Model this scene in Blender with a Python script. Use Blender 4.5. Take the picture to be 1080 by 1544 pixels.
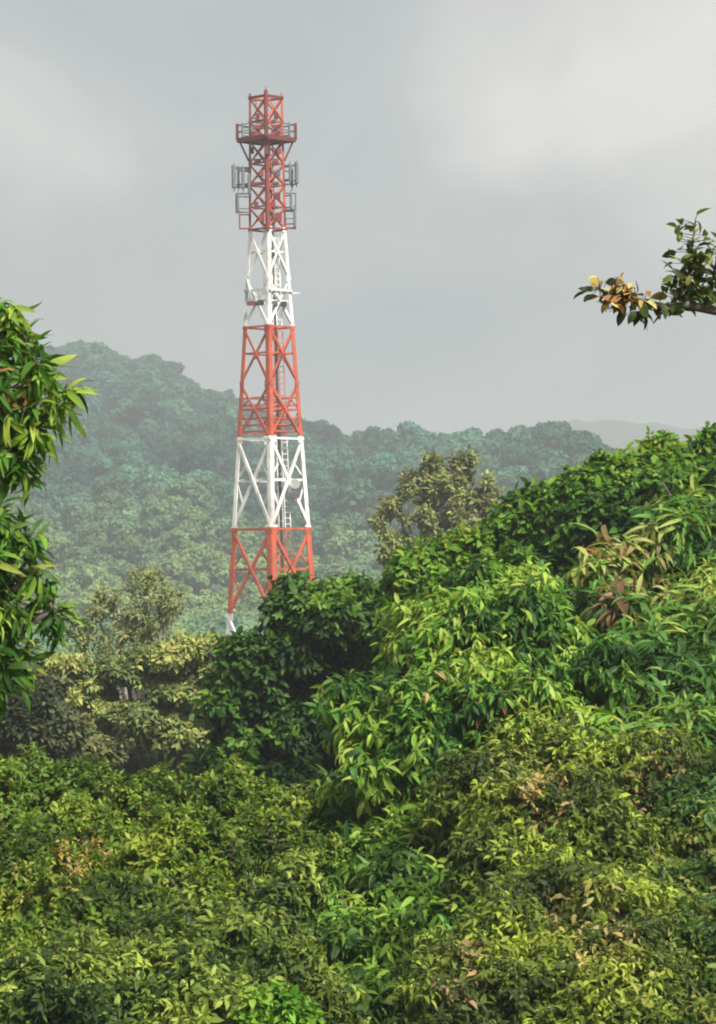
import bpy, math, random
import numpy as np
from mathutils import Matrix, Vector

S = bpy.context.scene
C = S.collection
for o in list(bpy.data.objects):
    bpy.data.objects.remove(o)

# ------------------------------------------------------------------ camera
CAM_Z = 14.0
FOV = math.radians(18.0)
FPX = 772.0 / math.tan(FOV / 2)          # focal length in photo pixels
PITCH = math.atan(98.0 / FPX)
ROLL = math.radians(-0.75)
cam_d = bpy.data.cameras.new('camera')
cam = bpy.data.objects.new('camera', cam_d)
C.objects.link(cam)
cam_d.sensor_fit = 'VERTICAL'
cam_d.angle_y = FOV
cam_d.clip_start = 0.5
cam_d.clip_end = 12000
CM = (Matrix.Translation((0, 0, CAM_Z)) @ Matrix.Rotation(math.radians(90) + PITCH, 4, 'X') @ Matrix.Rotation(ROLL, 4, 'Z'))
cam.matrix_world = CM
S.camera = cam
CMN = np.array(CM)

# ------------------------------------------------------------------ sky, sun, exposure
SUN_EL, SUN_AZ = math.radians(48), math.radians(145)     # azimuth clockwise from +Y
W = bpy.data.worlds.new('World')
S.world = W
W.use_nodes = True
nt = W.node_tree
nt.nodes.clear()
def N(tree, kind, **kw):
    n = tree.nodes.new(kind)
    for k, v in kw.items():
        setattr(n, k, v)
    return n
out = N(nt, 'ShaderNodeOutputWorld')
bg = N(nt, 'ShaderNodeBackground')
bg.inputs['Strength'].default_value = 0.1
sky = N(nt, 'ShaderNodeTexSky', sky_type='NISHITA', sun_disc=False, sun_elevation=SUN_EL, sun_rotation=SUN_AZ, air_density=1.0, dust_density=2.0)
tc = N(nt, 'ShaderNodeTexCoord')
mp = N(nt, 'ShaderNodeMapping')
mp.inputs['Scale'].default_value = (1.0, 1.0, 1.35)
CLOUD_OFF = (-20.11377431227179, 1.140953422886735, -21.08443015892206)
mp.inputs['Location'].default_value = CLOUD_OFF
mp.inputs['Rotation'].default_value = (0, 0, math.radians(-144.6))
n1 = N(nt, 'ShaderNodeTexNoise')
n1.inputs['Scale'].default_value = 7.5
n1.inputs['Detail'].default_value = 7.0
n1.inputs['Roughness'].default_value = 0.51
n1.inputs['Distortion'].default_value = 0.3
cr = N(nt, 'ShaderNodeValToRGB')
e = cr.color_ramp.elements
e[0].position = 0.26
e[0].color = (0.33, 0.36, 0.38, 1)
e[1].position = 0.68
e[1].color = (0.80, 0.75, 0.695, 1)
m_ = cr.color_ramp.elements.new(0.48)
m_.color = (0.47, 0.48, 0.475, 1)
CLOUD_GAIN = 5.5
gain = N(nt, 'ShaderNodeVectorMath', operation='SCALE')
gain.inputs['Scale'].default_value = CLOUD_GAIN
mx = N(nt, 'ShaderNodeMix', data_type='RGBA')
mx.inputs[0].default_value = 0.93
L = nt.links.new
L(tc.outputs['Generated'], mp.inputs['Vector'])
L(mp.outputs[0], n1.inputs['Vector'])
L(n1.outputs['Fac'], cr.inputs['Fac'])
L(cr.outputs['Color'], gain.inputs[0])
L(sky.outputs[0], mx.inputs[6])
L(gain.outputs[0], mx.inputs[7])
L(mx.outputs[2], bg.inputs['Color'])
L(bg.outputs[0], out.inputs['Surface'])

sun_d = bpy.data.lights.new('sun', 'SUN')
sun_d.energy = 4.6
sun_d.angle = math.radians(14)
sun_d.color = (1.0, 0.955, 0.88)
sun = bpy.data.objects.new('sun', sun_d)
C.objects.link(sun)
sv = Vector((math.sin(SUN_AZ) * math.cos(SUN_EL), math.cos(SUN_AZ) * math.cos(SUN_EL), math.sin(SUN_EL)))
sun.rotation_euler = sv.to_track_quat('Z', 'Y').to_euler()
sun.location = (30, -30, 60)

S.view_settings.view_transform = 'Standard'
S.view_settings.look = 'None'
S.view_settings.gamma = 1
S.view_settings.use_curve_mapping = False
S.view_settings.exposure = 1.05
S.render.engine = 'CYCLES'
S.cycles.use_denoising = True
S.cycles.max_bounces = 6
S.cycles.diffuse_bounces = 3
S.cycles.glossy_bounces = 2
S.cycles.transmission_bounces = 3
S.cycles.volume_bounces = 0
S.cycles.filter_width = 2.0
S.cycles.caustics_reflective = False
S.cycles.caustics_refractive = False

# ------------------------------------------------------------------ helpers
def P(px, py, d):
    """point seen at photo pixel (px, py) at distance d along the view axis"""
    v = CM @ Vector(((px - 540) / FPX * d, -(py - 772) / FPX * d, -d))
    return np.array(v)
def project(p):
    q = (p - CMN[:3, 3]) @ CMN[:3, :3]
    d = -q[:, 2]
    return 540 + q[:, 0] / d * FPX, 772 - q[:, 1] / d * FPX, d

def raw_mesh(name, V, F, tint=None, mat=None, smooth=False):
    V = np.asarray(V, np.float32)
    F = np.asarray(F, np.int32)
    k = F.shape[1]
    me = bpy.data.meshes.new(name)
    me.vertices.add(len(V))
    me.vertices.foreach_set('co', V.ravel())
    me.loops.add(F.size)
    me.loops.foreach_set('vertex_index', F.ravel())
    me.polygons.add(len(F))
    me.polygons.foreach_set('loop_start', np.arange(0, F.size, k, dtype=np.int32))
    me.polygons.foreach_set('loop_total', np.full(len(F), k, np.int32))
    if smooth:
        me.polygons.foreach_set('use_smooth', np.ones(len(F), bool))
    if tint is not None:
        a = me.attributes.new('tint', 'FLOAT_COLOR', 'POINT')
        t = np.ones((len(V), 4), np.float32)
        t[:, :3] = tint
        a.data.foreach_set('color', t.ravel())
    me.update(calc_edges=True)
    if mat:
        me.materials.append(mat)
    return me
def link(name, me, parent=None, loc=(0, 0, 0)):
    o = bpy.data.objects.new(name, me)
    C.objects.link(o)
    o.location = loc
    if parent:
        o.parent = parent
    return o
def thing(name, label, cat, loc, group=None):
    o = bpy.data.objects.new(name, None)
    C.objects.link(o)
    o.empty_display_size = 0.2
    o.location = loc
    o['label'] = label
    o['category'] = cat
    if group:
        o['group'] = group
    return o

class MB:
    """collects boxes, bars and tubes into one mesh"""
    def __init__(s):
        s.v, s.f = [], []
    def quads(s, pts, faces):
        b = len(s.v)
        s.v += [tuple(p) for p in pts]
        s.f += [tuple(i + b for i in f) for f in faces]
    def bar(s, p, q, w, h=None, side=None):
        h = w if h is None else h
        p, q = Vector(p), Vector(q)
        d = (q - p).normalized()
        u = Vector(side) if side is not None else (Vector((0, 0, 1)) if abs(d.z) < 0.9 else Vector((1, 0, 0)))
        u = (u - d * u.dot(d)).normalized()
        n = d.cross(u)
        c = [(-1, -1), (1, -1), (1, 1), (-1, 1)]
        pts = [e + u * (a * w / 2) + n * (b * h / 2) for e in (p, q) for a, b in c]
        s.quads(pts, [(3, 2, 1, 0), (4, 5, 6, 7), (0, 1, 5, 4), (1, 2, 6, 5), (2, 3, 7, 6), (3, 0, 4, 7)])
    def box(s, c, sx, sy, sz):
        s.bar((c[0], c[1], c[2] - sz / 2), (c[0], c[1], c[2] + sz / 2), sx, sy, side=(1, 0, 0))
    def angle(s, p, q, w, t, side):
        """L section steel: two plates meeting along an edge"""
        p, q, u = Vector(p), Vector(q), Vector(side)
        d = (q - p).normalized()
        u = (u - d * u.dot(d)).normalized()
        n = d.cross(u)
        s.bar(p + u * (w / 2), q + u * (w / 2), w, t, side=u)
        s.bar(p + n * (w / 2 + t / 2), q + n * (w / 2 + t / 2), t, w, side=u)
    def tube(s, pts, rad, k=7, cap=True):
        pts = [Vector(p) for p in pts]
        b = len(s.v)
        ref = Vector((0.31, 0.87, 0.37))
        for i, p in enumerate(pts):
            d = (pts[min(i + 1, len(pts) - 1)] - pts[max(i - 1, 0)]).normalized()
            u = (ref - d * ref.dot(d)).normalized()
            n = d.cross(u)
            for j in range(k):
                a = 2 * math.pi * j / k
                s.v.append(tuple(p + (u * math.cos(a) + n * math.sin(a)) * rad[i]))
        for i in range(len(pts) - 1):
            for j in range(k):
                s.f.append((b + i * k + j, b + i * k + (j + 1) % k, b + (i + 1) * k + (j + 1) % k, b + (i + 1) * k + j))
        if cap:
            s.f.append(tuple(b + j for j in range(k))[::-1])
            s.f.append(tuple(b + (len(pts) - 1) * k + j for j in range(k)))
    def build(s, name, mat, parent=None, smooth=False):
        me = bpy.data.meshes.new(name)
        me.from_pydata(s.v, [], s.f)
        me.materials.append(mat)
        if smooth:
            for p in me.polygons:
                p.use_smooth = True
        return link(name, me, parent)

# ------------------------------------------------------------------ materials
def new_mat(name):
    m = bpy.data.materials.new(name)
    m.use_nodes = True
    return m, m.node_tree, m.node_tree.nodes['Principled BSDF']
def leaf_mat(name, rough=0.48, trans=0.34, attr_type='GEOMETRY', noise=3.0, spec=0.17):
    m, t, b = new_mat(name)
    at = N(t, 'ShaderNodeAttribute', attribute_name='tint', attribute_type=attr_type)
    geo = N(t, 'ShaderNodeNewGeometry')
    nz = N(t, 'ShaderNodeTexNoise')
    nz.inputs['Scale'].default_value = noise
    nz.inputs['Detail'].default_value = 3
    mr = N(t, 'ShaderNodeMapRange')
    mr.inputs[1].default_value = 0.3
    mr.inputs[2].default_value = 0.7
    mr.inputs[3].default_value = 0.72
    mr.inputs[4].default_value = 1.28
    mul = N(t, 'ShaderNodeVectorMath', operation='SCALE')
    tr = N(t, 'ShaderNodeBsdfTranslucent')
    tcol = N(t, 'ShaderNodeVectorMath', operation='MULTIPLY')
    tcol.inputs[1].default_value = (1.5, 1.45, 0.7)
    mix = N(t, 'ShaderNodeMixShader')
    mix.inputs[0].default_value = trans
    l = t.links.new
    l(geo.outputs['Position'], nz.inputs['Vector'])
    l(nz.outputs['Fac'], mr.inputs[0])
    l(at.outputs['Color'], mul.inputs[0])
    l(mr.outputs[0], mul.inputs['Scale'])
    l(mul.outputs[0], b.inputs['Base Color'])
    l(mul.outputs[0], tcol.inputs[0])
    l(tcol.outputs[0], tr.inputs['Color'])
    b.inputs['Roughness'].default_value = rough
    b.inputs['Specular IOR Level'].default_value = spec
    l(b.outputs[0], mix.inputs[1])
    l(tr.outputs[0], mix.inputs[2])
    l(mix.outputs[0], t.nodes['Material Output'].inputs['Surface'])
    return m
LEAF = leaf_mat('leaf')
LEAF_DRY = leaf_mat('olive_leaf', rough=0.6, trans=0.25, spec=0.25)
FOREST = leaf_mat('forest_leaf', rough=0.75, trans=0.2, attr_type='INSTANCER', noise=0.25, spec=0.15)
FOREST_T = leaf_mat('skyline_leaf', rough=0.75, trans=0.2, noise=0.25, spec=0.15)

def bark_mat(name, c1, c2, scale):
    m, t, b = new_mat(name)
    tcn = N(t, 'ShaderNodeTexCoord')
    nz = N(t, 'ShaderNodeTexNoise')
    nz.inputs['Scale'].default_value = scale
    nz.inputs['Detail'].default_value = 6
    r = N(t, 'ShaderNodeValToRGB')
    r.color_ramp.elements[0].position = 0.35
    r.color_ramp.elements[0].color = c1 + (1,)
    r.color_ramp.elements[1].position = 0.68
    r.color_ramp.elements[1].color = c2 + (1,)
    bp = N(t, 'ShaderNodeBump')
    bp.inputs['Strength'].default_value = 0.6
    bp.inputs['Distance'].default_value = 0.03
    l = t.links.new
    l(tcn.outputs['Object'], nz.inputs['Vector'])
    l(nz.outputs['Fac'], r.inputs['Fac'])
    l(r.outputs['Color'], b.inputs['Base Color'])
    l(nz.outputs['Fac'], bp.inputs['Height'])
    l(bp.outputs[0], b.inputs['Normal'])
    b.inputs['Roughness'].default_value = 0.9
    return m
BARK = bark_mat('bark', (0.05, 0.04, 0.03), (0.15, 0.12, 0.09), 9)
BARK_PALE = bark_mat('pale_bark', (0.2, 0.17, 0.13), (0.4, 0.36, 0.3), 6)
SOIL = bark_mat('undergrowth_soil', (0.025, 0.035, 0.012), (0.06, 0.07, 0.025), 0.35)
HILLSOIL = bark_mat('hill_undergrowth', (0.03, 0.045, 0.02), (0.06, 0.08, 0.035), 0.05)

# ------------------------------------------------------------------ ground and hills
rng = np.random.default_rng(11)
def grid(name, XY, nu, nv, Z, mat, smooth=True):
    V = np.column_stack([XY, Z])
    i = np.arange(nu - 1)[:, None] * nv + np.arange(nv - 1)[None, :]
    F = np.stack([i, i + nv, i + nv + 1, i + 1], -1).reshape(-1, 4)
    return raw_mesh(name, V, F, mat=mat, smooth=smooth)
gx, gy = np.linspace(-1400, 1400, 71), np.linspace(-250, 3600, 97)
GX, GY = [a.ravel() for a in np.meshgrid(gx, gy, indexing='ij')]
GZ = 0.5 * np.sin(GX * 0.011) + 0.5 * np.cos(GY * 0.009 + 1)
o = link('ground', grid('ground', np.column_stack([GX, GY]), 71, 97, GZ, SOIL))
o['kind'] = 'structure'

# crest of the wooded hill as seen: (photo x, photo y of the tree tops, distance)
CREST = np.array([(-1400, 600, 1500), (-700, 560, 1500), (-300, 535, 1500), (0, 524, 1480), (60, 516, 1460), (105, 513, 1450),
                  (165, 517, 1440), (230, 533, 1420), (290, 563, 1390), (335, 582, 1360), (372, 607, 1320), (420, 630, 1260),
                  (470, 640, 1180), (505, 652, 1130), (560, 657, 1080), (620, 652, 1040), (680, 656, 1020), (720, 663, 1000),
                  (770, 655, 980), (850, 652, 960), (890, 663, 940), (940, 682, 930), (1010, 706, 920), (1090, 735, 910),
                  (1400, 800, 900), (2400, 830, 900)], float)
BASE_D = 600.0
def crest(px):
    y = np.interp(px, CREST[:, 0], CREST[:, 1])
    d = np.interp(px, CREST[:, 0], CREST[:, 2])
    z = CMN[2, 3] + CMN[2, 0] * ((px - 540) / FPX * d) + CMN[2, 1] * (-(y - 772) / FPX * d) + CMN[2, 2] * (-d)
    return d, z - 7.5
def hill_z(px, d):
    dc, zc = crest(px)
    t = (d - BASE_D) / (dc - BASE_D)
    up = np.clip(t, 0, 1)
    prof = up ** 1.12 - 0.05 * np.exp(-((up - 1) / 0.07) ** 2)
    z = zc * prof
    und = 5.0 * np.sin(px * 0.021 + d * 0.006) * np.sin(d * 0.013 + 0.6) + 3.0 * np.sin(px * 0.05 - d * 0.01 + 2)
    z = z + und * np.clip(up * (1 - up) * 4, 0, 1)
    z = np.where(t > 1, zc * 0.95 - (d - dc) * 0.22, z)
    return np.where(t < 0, -2.0 + t * 4, z)
hp, hd = np.linspace(-1100, 2200, 140), np.linspace(590, 2000, 60)
HP, HD = [a.ravel() for a in np.meshgrid(hp, hd, indexing='ij')]
HX = (HP - 540) / FPX * HD
o = link('wooded_hill', grid('wooded_hill', np.column_stack([HX, HD]), 140, 60, hill_z(HP, HD), HILLSOIL))
o['kind'] = 'structure'

# pale far hill behind the ridge
fp, fd = np.linspace(200, 2400, 90), np.linspace(2450, 3300, 20)
FP_, FD_ = [a.ravel() for a in np.meshgrid(fp, fd, indexing='ij')]
fy = np.interp(FP_, [200, 620, 760, 860, 940, 1040, 1200, 2400], [800, 760, 690, 629, 632, 645, 650, 760])
fz = np.array([P(a, b, 2850)[2] for a, b in zip(FP_, fy)])
ft = 1 - np.abs(FD_ - 2850) / 420
fz = fz * np.clip(ft, -0.05, 1) ** 1.0 if False else fz * np.clip(ft, -0.05, 1)
fz = fz + 1.5 * np.sin(FP_ * 0.09) + 1.0 * np.sin(FP_ * 0.23 + FD_ * 0.02)
o = link('distant_hill', grid('distant_hill', np.column_stack([(FP_ - 540) / FPX * FD_, FD_]), 90, 20, fz, HILLSOIL))
o['kind'] = 'structure'

# ------------------------------------------------------------------ far forest crowns
def rot_frames(dirs, ups, rng, roll=0.6):
    """orthonormal frames (n,3,3): columns side, direction, normal"""
    d = dirs / np.linalg.norm(dirs, axis=1, keepdims=True)
    n = ups - d * np.sum(ups * d, 1, keepdims=True)
    ln = np.linalg.norm(n, axis=1, keepdims=True)
    alt = np.cross(d, np.array([0.37, 0.81, 0.45]))
    n = np.where(ln < 1e-3, alt, n)
    n /= np.linalg.norm(n, axis=1, keepdims=True)
    s = np.cross(d, n)
    a = rng.normal(0, roll, len(d))[:, None]
    s2 = s * np.cos(a) + n * np.sin(a)
    n2 = np.cross(s2, d)
    return np.stack([s2, d, n2], -1)
def unit(rng, n):
    v = rng.normal(size=(n, 3))
    return v / np.linalg.norm(v, axis=1, keepdims=True)
def forest_crown(seed, nb=9, nq=80):
    """crown about 1 unit wide made of leaf sprays, base of the trunk at 0"""
    r = np.random.default_rng(seed)
    cs = unit(r, nb) * r.uniform(0.12, 0.27, (nb, 1)) * [1, 1, 0.75] + [0, 0, 0.62]
    V, F = [], []
    k = 0
    for c in cs:
        rad = r.uniform(0.17, 0.27)
        u = unit(r, nq)
        u[:, 2] = np.where(r.random(nq) < 0.65, np.abs(u[:, 2]), u[:, 2])
        p = c + u * rad * r.uniform(0.75, 1.05, (nq, 1)) * [1, 1, 0.8]
        fr = rot_frames(unit(r, nq) + u * 0.2 + [0, 0, 0.1], u, r, 0.5)
        sz = r.uniform(0.03, 0.065, nq)
        q = np.array([(-0.5, -0.6, -0.05), (0.5, -0.5, -0.05), (0.55, 0.5, -0.05), (-0.45, 0.6, -0.05), (0, 0, 0.16)])
        v = p[:, None] + np.einsum('nij,kj->nki', fr, q) * sz[:, None, None] * 1.25
        V.append(v.reshape(-1, 3))
        b = k + np.arange(nq)[:, None, None] * 5
        F.append((b + np.array([(0, 1, 4), (1, 2, 4), (2, 3, 4), (3, 0, 4)])[None]).reshape(-1, 3))
        k += nq * 5
    # a rough inner mass so that the sky never shows through the middle
    for c in cs:
        v = unit(r, 40) * 0.145 * [1, 1, 0.8] + c
        fr = rot_frames(unit(r, 40), v - c, r, 0.3)
        q = np.array([(-0.5, -0.5, 0), (0.5, -0.5, 0), (0, 0.6, 0)]) * 0.16
        v = v[:, None] + np.einsum('nij,kj->nki', fr, q)
        V.append(v.reshape(-1, 3))
        F.append(k + np.arange(120).reshape(-1, 3))
        k += 120
    return np.concatenate(V), np.concatenate(F)
CROWNS = [forest_crown(s) for s in range(7)]
src = bpy.data.collections.new('crown_shapes')
for V_, F_ in CROWNS:
    src.objects.link(bpy.data.objects.new('forest_crown', raw_mesh('forest_crown', V_, F_, mat=FOREST)))

def forest(name, pts, size, tints, seed):
    me = bpy.data.meshes.new(name)
    me.vertices.add(len(pts))
    me.vertices.foreach_set('co', np.asarray(pts, np.float32).ravel())
    a = me.attributes.new('size', 'FLOAT', 'POINT')
    a.data.foreach_set('value', np.asarray(size, np.float32))
    a = me.attributes.new('hue', 'FLOAT_COLOR', 'POINT')
    t = np.ones((len(pts), 4), np.float32)
    t[:, :3] = tints
    a.data.foreach_set('color', t.ravel())
    o = link(name, me)
    o['kind'] = 'stuff'
    g = bpy.data.node_groups.new(name, 'GeometryNodeTree')
    g.interface.new_socket('Geometry', in_out='INPUT', socket_type='NodeSocketGeometry')
    g.interface.new_socket('Geometry', in_out='OUTPUT', socket_type='NodeSocketGeometry')
    gi, go = N(g, 'NodeGroupInput'), N(g, 'NodeGroupOutput')
    ci = N(g, 'GeometryNodeCollectionInfo')
    ci.inputs['Collection'].default_value = src
    ci.inputs['Separate Children'].default_value = True
    ip = N(g, 'GeometryNodeInstanceOnPoints')
    ip.inputs['Pick Instance'].default_value = True
    sz = N(g, 'GeometryNodeInputNamedAttribute', data_type='FLOAT')
    sz.inputs['Name'].default_value = 'size'
    hu = N(g, 'GeometryNodeInputNamedAttribute', data_type='FLOAT_COLOR')
    hu.inputs['Name'].default_value = 'hue'
    rv = N(g, 'FunctionNodeRandomValue', data_type='FLOAT_VECTOR')
    rv.inputs['Min'].default_value = (-0.12, -0.12, 0)
    rv.inputs['Max'].default_value = (0.12, 0.12, 6.28)
    ri = N(g, 'FunctionNodeRandomValue', data_type='INT')
    ri.inputs['Min'].default_value = 0
    [s for s in ri.inputs if s.name == 'Max' and s.type == 'INT'][0].default_value = len(CROWNS) - 1
    st = N(g, 'GeometryNodeStoreNamedAttribute', data_type='FLOAT_COLOR', domain='POINT')
    st.inputs['Name'].default_value = 'tint'
    l = g.links.new
    l(gi.outputs[0], st.inputs['Geometry'])
    l(hu.outputs['Attribute'], st.inputs['Value'])
    l(st.outputs[0], ip.inputs['Points'])
    l(ci.outputs[0], ip.inputs['Instance'])
    l([s for s in ri.outputs if s.type == 'INT'][0], ip.inputs['Instance Index'])
    l([s for s in rv.outputs if s.type == 'VECTOR'][0], ip.inputs['Rotation'])
    l(sz.outputs['Attribute'], ip.inputs['Scale'])
    l(ip.outputs[0], go.inputs[0])
    md = o.modifiers.new('forest', 'NODES')
    md.node_group = g
    return o

def scatter(p0, p1, d0, d1, sp, rng):
    """jittered points over a sector of hillside, about sp metres apart"""
    pts = []
    d = d0
    while d < d1:
        w = sp / d * FPX
        px = np.arange(p0, p1, w)
        px = px + rng.uniform(-0.45, 0.45, len(px)) * w
        dd = d + rng.uniform(-0.5, 0.5, len(px)) * sp
        pts.append(np.column_stack([px, dd]))
        d += sp * 0.95
    return np.concatenate(pts)
pd = scatter(-350, 1450, 615, 1580, 6.4, rng)
dc_, _ = crest(pd[:, 0])
pd = pd[pd[:, 1] < dc_ + 40]
dc_, _ = crest(pd[:, 0])
keep = rng.random(len(pd)) > 0.12
pd, dc_ = pd[keep], dc_[keep]
hx = (pd[:, 0] - 540) / FPX * pd[:, 1]
hz = hill_z(pd[:, 0], pd[:, 1])
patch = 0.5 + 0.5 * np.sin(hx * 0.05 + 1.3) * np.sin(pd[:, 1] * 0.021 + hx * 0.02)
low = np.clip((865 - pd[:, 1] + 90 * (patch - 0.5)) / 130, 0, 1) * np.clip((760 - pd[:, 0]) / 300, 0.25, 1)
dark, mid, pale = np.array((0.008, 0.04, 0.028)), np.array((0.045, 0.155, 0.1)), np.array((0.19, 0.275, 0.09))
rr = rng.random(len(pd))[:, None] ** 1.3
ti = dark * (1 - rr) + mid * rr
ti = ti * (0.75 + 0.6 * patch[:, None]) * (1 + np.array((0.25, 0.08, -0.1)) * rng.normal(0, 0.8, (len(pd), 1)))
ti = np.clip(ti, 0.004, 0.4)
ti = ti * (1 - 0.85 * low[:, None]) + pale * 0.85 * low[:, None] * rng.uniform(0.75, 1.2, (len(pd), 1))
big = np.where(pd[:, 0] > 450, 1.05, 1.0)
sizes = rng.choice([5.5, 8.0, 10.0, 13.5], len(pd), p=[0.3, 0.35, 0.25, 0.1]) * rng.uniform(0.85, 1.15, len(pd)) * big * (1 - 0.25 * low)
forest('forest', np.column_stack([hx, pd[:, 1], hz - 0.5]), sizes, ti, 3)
# wood on the valley floor behind and around the mast
va = scatter(-250, 1350, 300, 620, 8.0, rng)
vb = scatter(-900, 2000, 112, 300, 6.5, rng)
vb = vb[(np.abs(vb[:, 0] - 413) > 110) | (np.abs(vb[:, 1] - 250) > 9)]
vc = scatter(-2200, 3300, 42, 110, 5.5, rng)
vc = vc[(vc[:, 0] < -520) | (vc[:, 0] > 1500)]
vd = np.concatenate([va, vb, vc])
vx = (vd[:, 0] - 540) / FPX * vd[:, 1]
vr = rng.random(len(vd))[:, None]
vt = np.where(vd[:, 1:2] < 300, np.array((0.02, 0.055, 0.014)) * (1 - vr) + np.array((0.075, 0.135, 0.028)) * vr, mid * (1 - vr) + pale * vr)
forest('valley_woodland', np.column_stack([vx, vd[:, 1], np.full(len(vd), -1.0)]), np.where(vd[:, 1] < 110, rng.uniform(8.0, 11.0, len(vd)), rng.uniform(6.0, 9.0, len(vd))), vt, 5)

# single trees that stand out on the skyline
SKY_T = [(483, 636, 9.5, 'hazy round tree on the skyline just right of the red and white tower'),
         (512, 655, 7.5, 'small hazy tree in the dip of the skyline right of the tower'),
         (545, 653, 8.5, 'low rounded tree on the skyline above the left end of the tan tree'),
         (578, 655, 8.0, 'small dark tree on the skyline just left of the tan tree'),
         (628, 646, 10.5, 'hazy domed tree on the skyline straight above the tan tree'),
         (665, 657, 7.5, 'broad hazy tree on the skyline above the right half of the tan tree'),
         (745, 650, 10.5, 'broad hazy tree on the skyline between the tan tree and the tallest ridge tree'),
         (785, 653, 8.0, 'small hazy tree beside the tallest tree of the right ridge, on its left'),
         (842, 638, 12.5, 'tallest hazy tree on the right ridge, next to the pale far hill'),
         (868, 652, 8.5, 'hazy tree against the pale far hill at the end of the right ridge'),
         (345, 583, 8.5, 'small hazy tree on the skyline just left of the tower'),
         (232, 530, 8.0, 'hazy tree at the shoulder of the big left hill'),
         (110, 512, 8.5, 'hazy tree on the very top of the big left hill')]
for i, (px, py, wd, lab) in enumerate(SKY_T):
    d, zc = crest(np.array([float(px)]))
    d = float(d[0]) - 6
    top = P(px, py, d)
    V_, F_ = CROWNS[i % len(CROWNS)]
    wd *= 1.3 if 400 < px else 0.8
    top = P(px, py - (5 if 400 < px else -3), d)
    h = wd * 1.02
    base = top - [0, 0, h]
    root = thing('skyline_tree', lab, 'tree', base, 'trees on the skyline of the wooded hill')
    a = i * 1.7
    R = np.array([(math.cos(a), -math.sin(a), 0), (math.sin(a), math.cos(a), 0), (0, 0, 1)])
    v = (V_ * [wd, wd, wd]) @ R.T
    v[:, 2] *= h / v[:, 2].max()
    link('crown', raw_mesh('crown', v, F_, tint=dark * 0.5 + mid * 0.5 * (0.7 + 0.6 * ((i * 7) % 5) / 5), mat=FOREST_T), root)
    mb = MB()
    mb.tube([(0, 0, -2.5), (0.1, 0, h * 0.3), (0.2, 0.1, h * 0.65)], [0.35, 0.25, 0.1], 6)
    mb.build('trunk', BARK, root, True)

# ------------------------------------------------------------------ the mast
TD = 250.0
MPP = TD / FPX
TBASE_Y = 1100
tb = P(413, TBASE_Y, TD)
tower = thing('lattice_tower', 'tall red and white lattice telecom tower rising behind the trees', 'tower', tb)
tower.rotation_euler = (0, 0, math.radians(2.0))
def ty(y):                      # photo row -> height above the tower's foot
    return (TBASE_Y - y) * MPP
def half(y):
    return ((28 + (y - 345) * 0.068) if y > 345 else (25.5 + (y - 145) * 0.0125)) * MPP
def paint(name, red, white, bands):
    m, t, b = new_mat(name)
    tcn = N(t, 'ShaderNodeTexCoord')
    sx = N(t, 'ShaderNodeSeparateXYZ')
    mr = N(t, 'ShaderNodeMapRange')
    top = ty(100)
    mr.inputs[1].default_value = 0
    mr.inputs[2].default_value = top
    r = N(t, 'ShaderNodeValToRGB')
    r.color_ramp.interpolation = 'CONSTANT'
    el = r.color_ramp.elements
    el[0].position = 0
    el[0].color = white + (1,)
    cols = [red, white]
    for k, y in enumerate(bands):
        c = cols[k % 2] + (1,)
        x = el.new(ty(y) / top) if k else el[1]
        x.position = ty(y) / top
        x.color = c
    nz = N(t, 'ShaderNodeTexNoise')
    nz.inputs['Scale'].default_value = 0.9
    nz.inputs['Detail'].default_value = 6
    m2 = N(t, 'ShaderNodeMapRange')
    m2.inputs[1].default_value = 0.35
    m2.inputs[2].default_value = 0.75
    m2.inputs[3].default_value = 1.1
    m2.inputs[4].default_value = 0.55
    sc = N(t, 'ShaderNodeVectorMath', operation='SCALE')
    l = t.links.new
    l(tcn.outputs['Object'], sx.inputs[0])
    l(sx.outputs['Z'], mr.inputs[0])
    l(mr.outputs[0], r.inputs['Fac'])
    l(tcn.outputs['Object'], nz.inputs['Vector'])
    l(nz.outputs['Fac'], m2.inputs[0])
    l(r.outputs['Color'], sc.inputs[0])
    l(m2.outputs[0], sc.inputs['Scale'])
    # rust and grime that run down the steel in blotches
    mpr = N(t, 'ShaderNodeMapping')
    mpr.inputs['Scale'].default_value = (2.2, 2.2, 0.5)
    nr = N(t, 'ShaderNodeTexNoise')
    nr.inputs['Scale'].default_value = 1.3
    nr.inputs['Detail'].default_value = 8
    nr.inputs['Roughness'].default_value = 0.65
    rr_ = N(t, 'ShaderNodeMapRange')
    rr_.inputs[1].default_value = 0.54
    rr_.inputs[2].default_value = 0.72
    rr_.inputs[3].default_value = 0.0
    rr_.inputs[4].default_value = 0.75
    rm = N(t, 'ShaderNodeMix', data_type='RGBA')
    rm.inputs[7].default_value = (0.16, 0.085, 0.045, 1)
    l(tcn.outputs['Object'], mpr.inputs['Vector'])
    l(mpr.outputs[0], nr.inputs['Vector'])
    l(nr.outputs['Fac'], rr_.inputs[0])
    l(rr_.outputs[0], rm.inputs[0])
    l(sc.outputs[0], rm.inputs[6])
    l(rm.outputs[2], b.inputs['Base Color'])
    b.inputs['Roughness'].default_value = 0.65
    return m
PAINT = paint('banded_tower_paint', (0.47, 0.08, 0.032), (0.80, 0.78, 0.74), [928, 798, 662, 493, 345])
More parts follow.
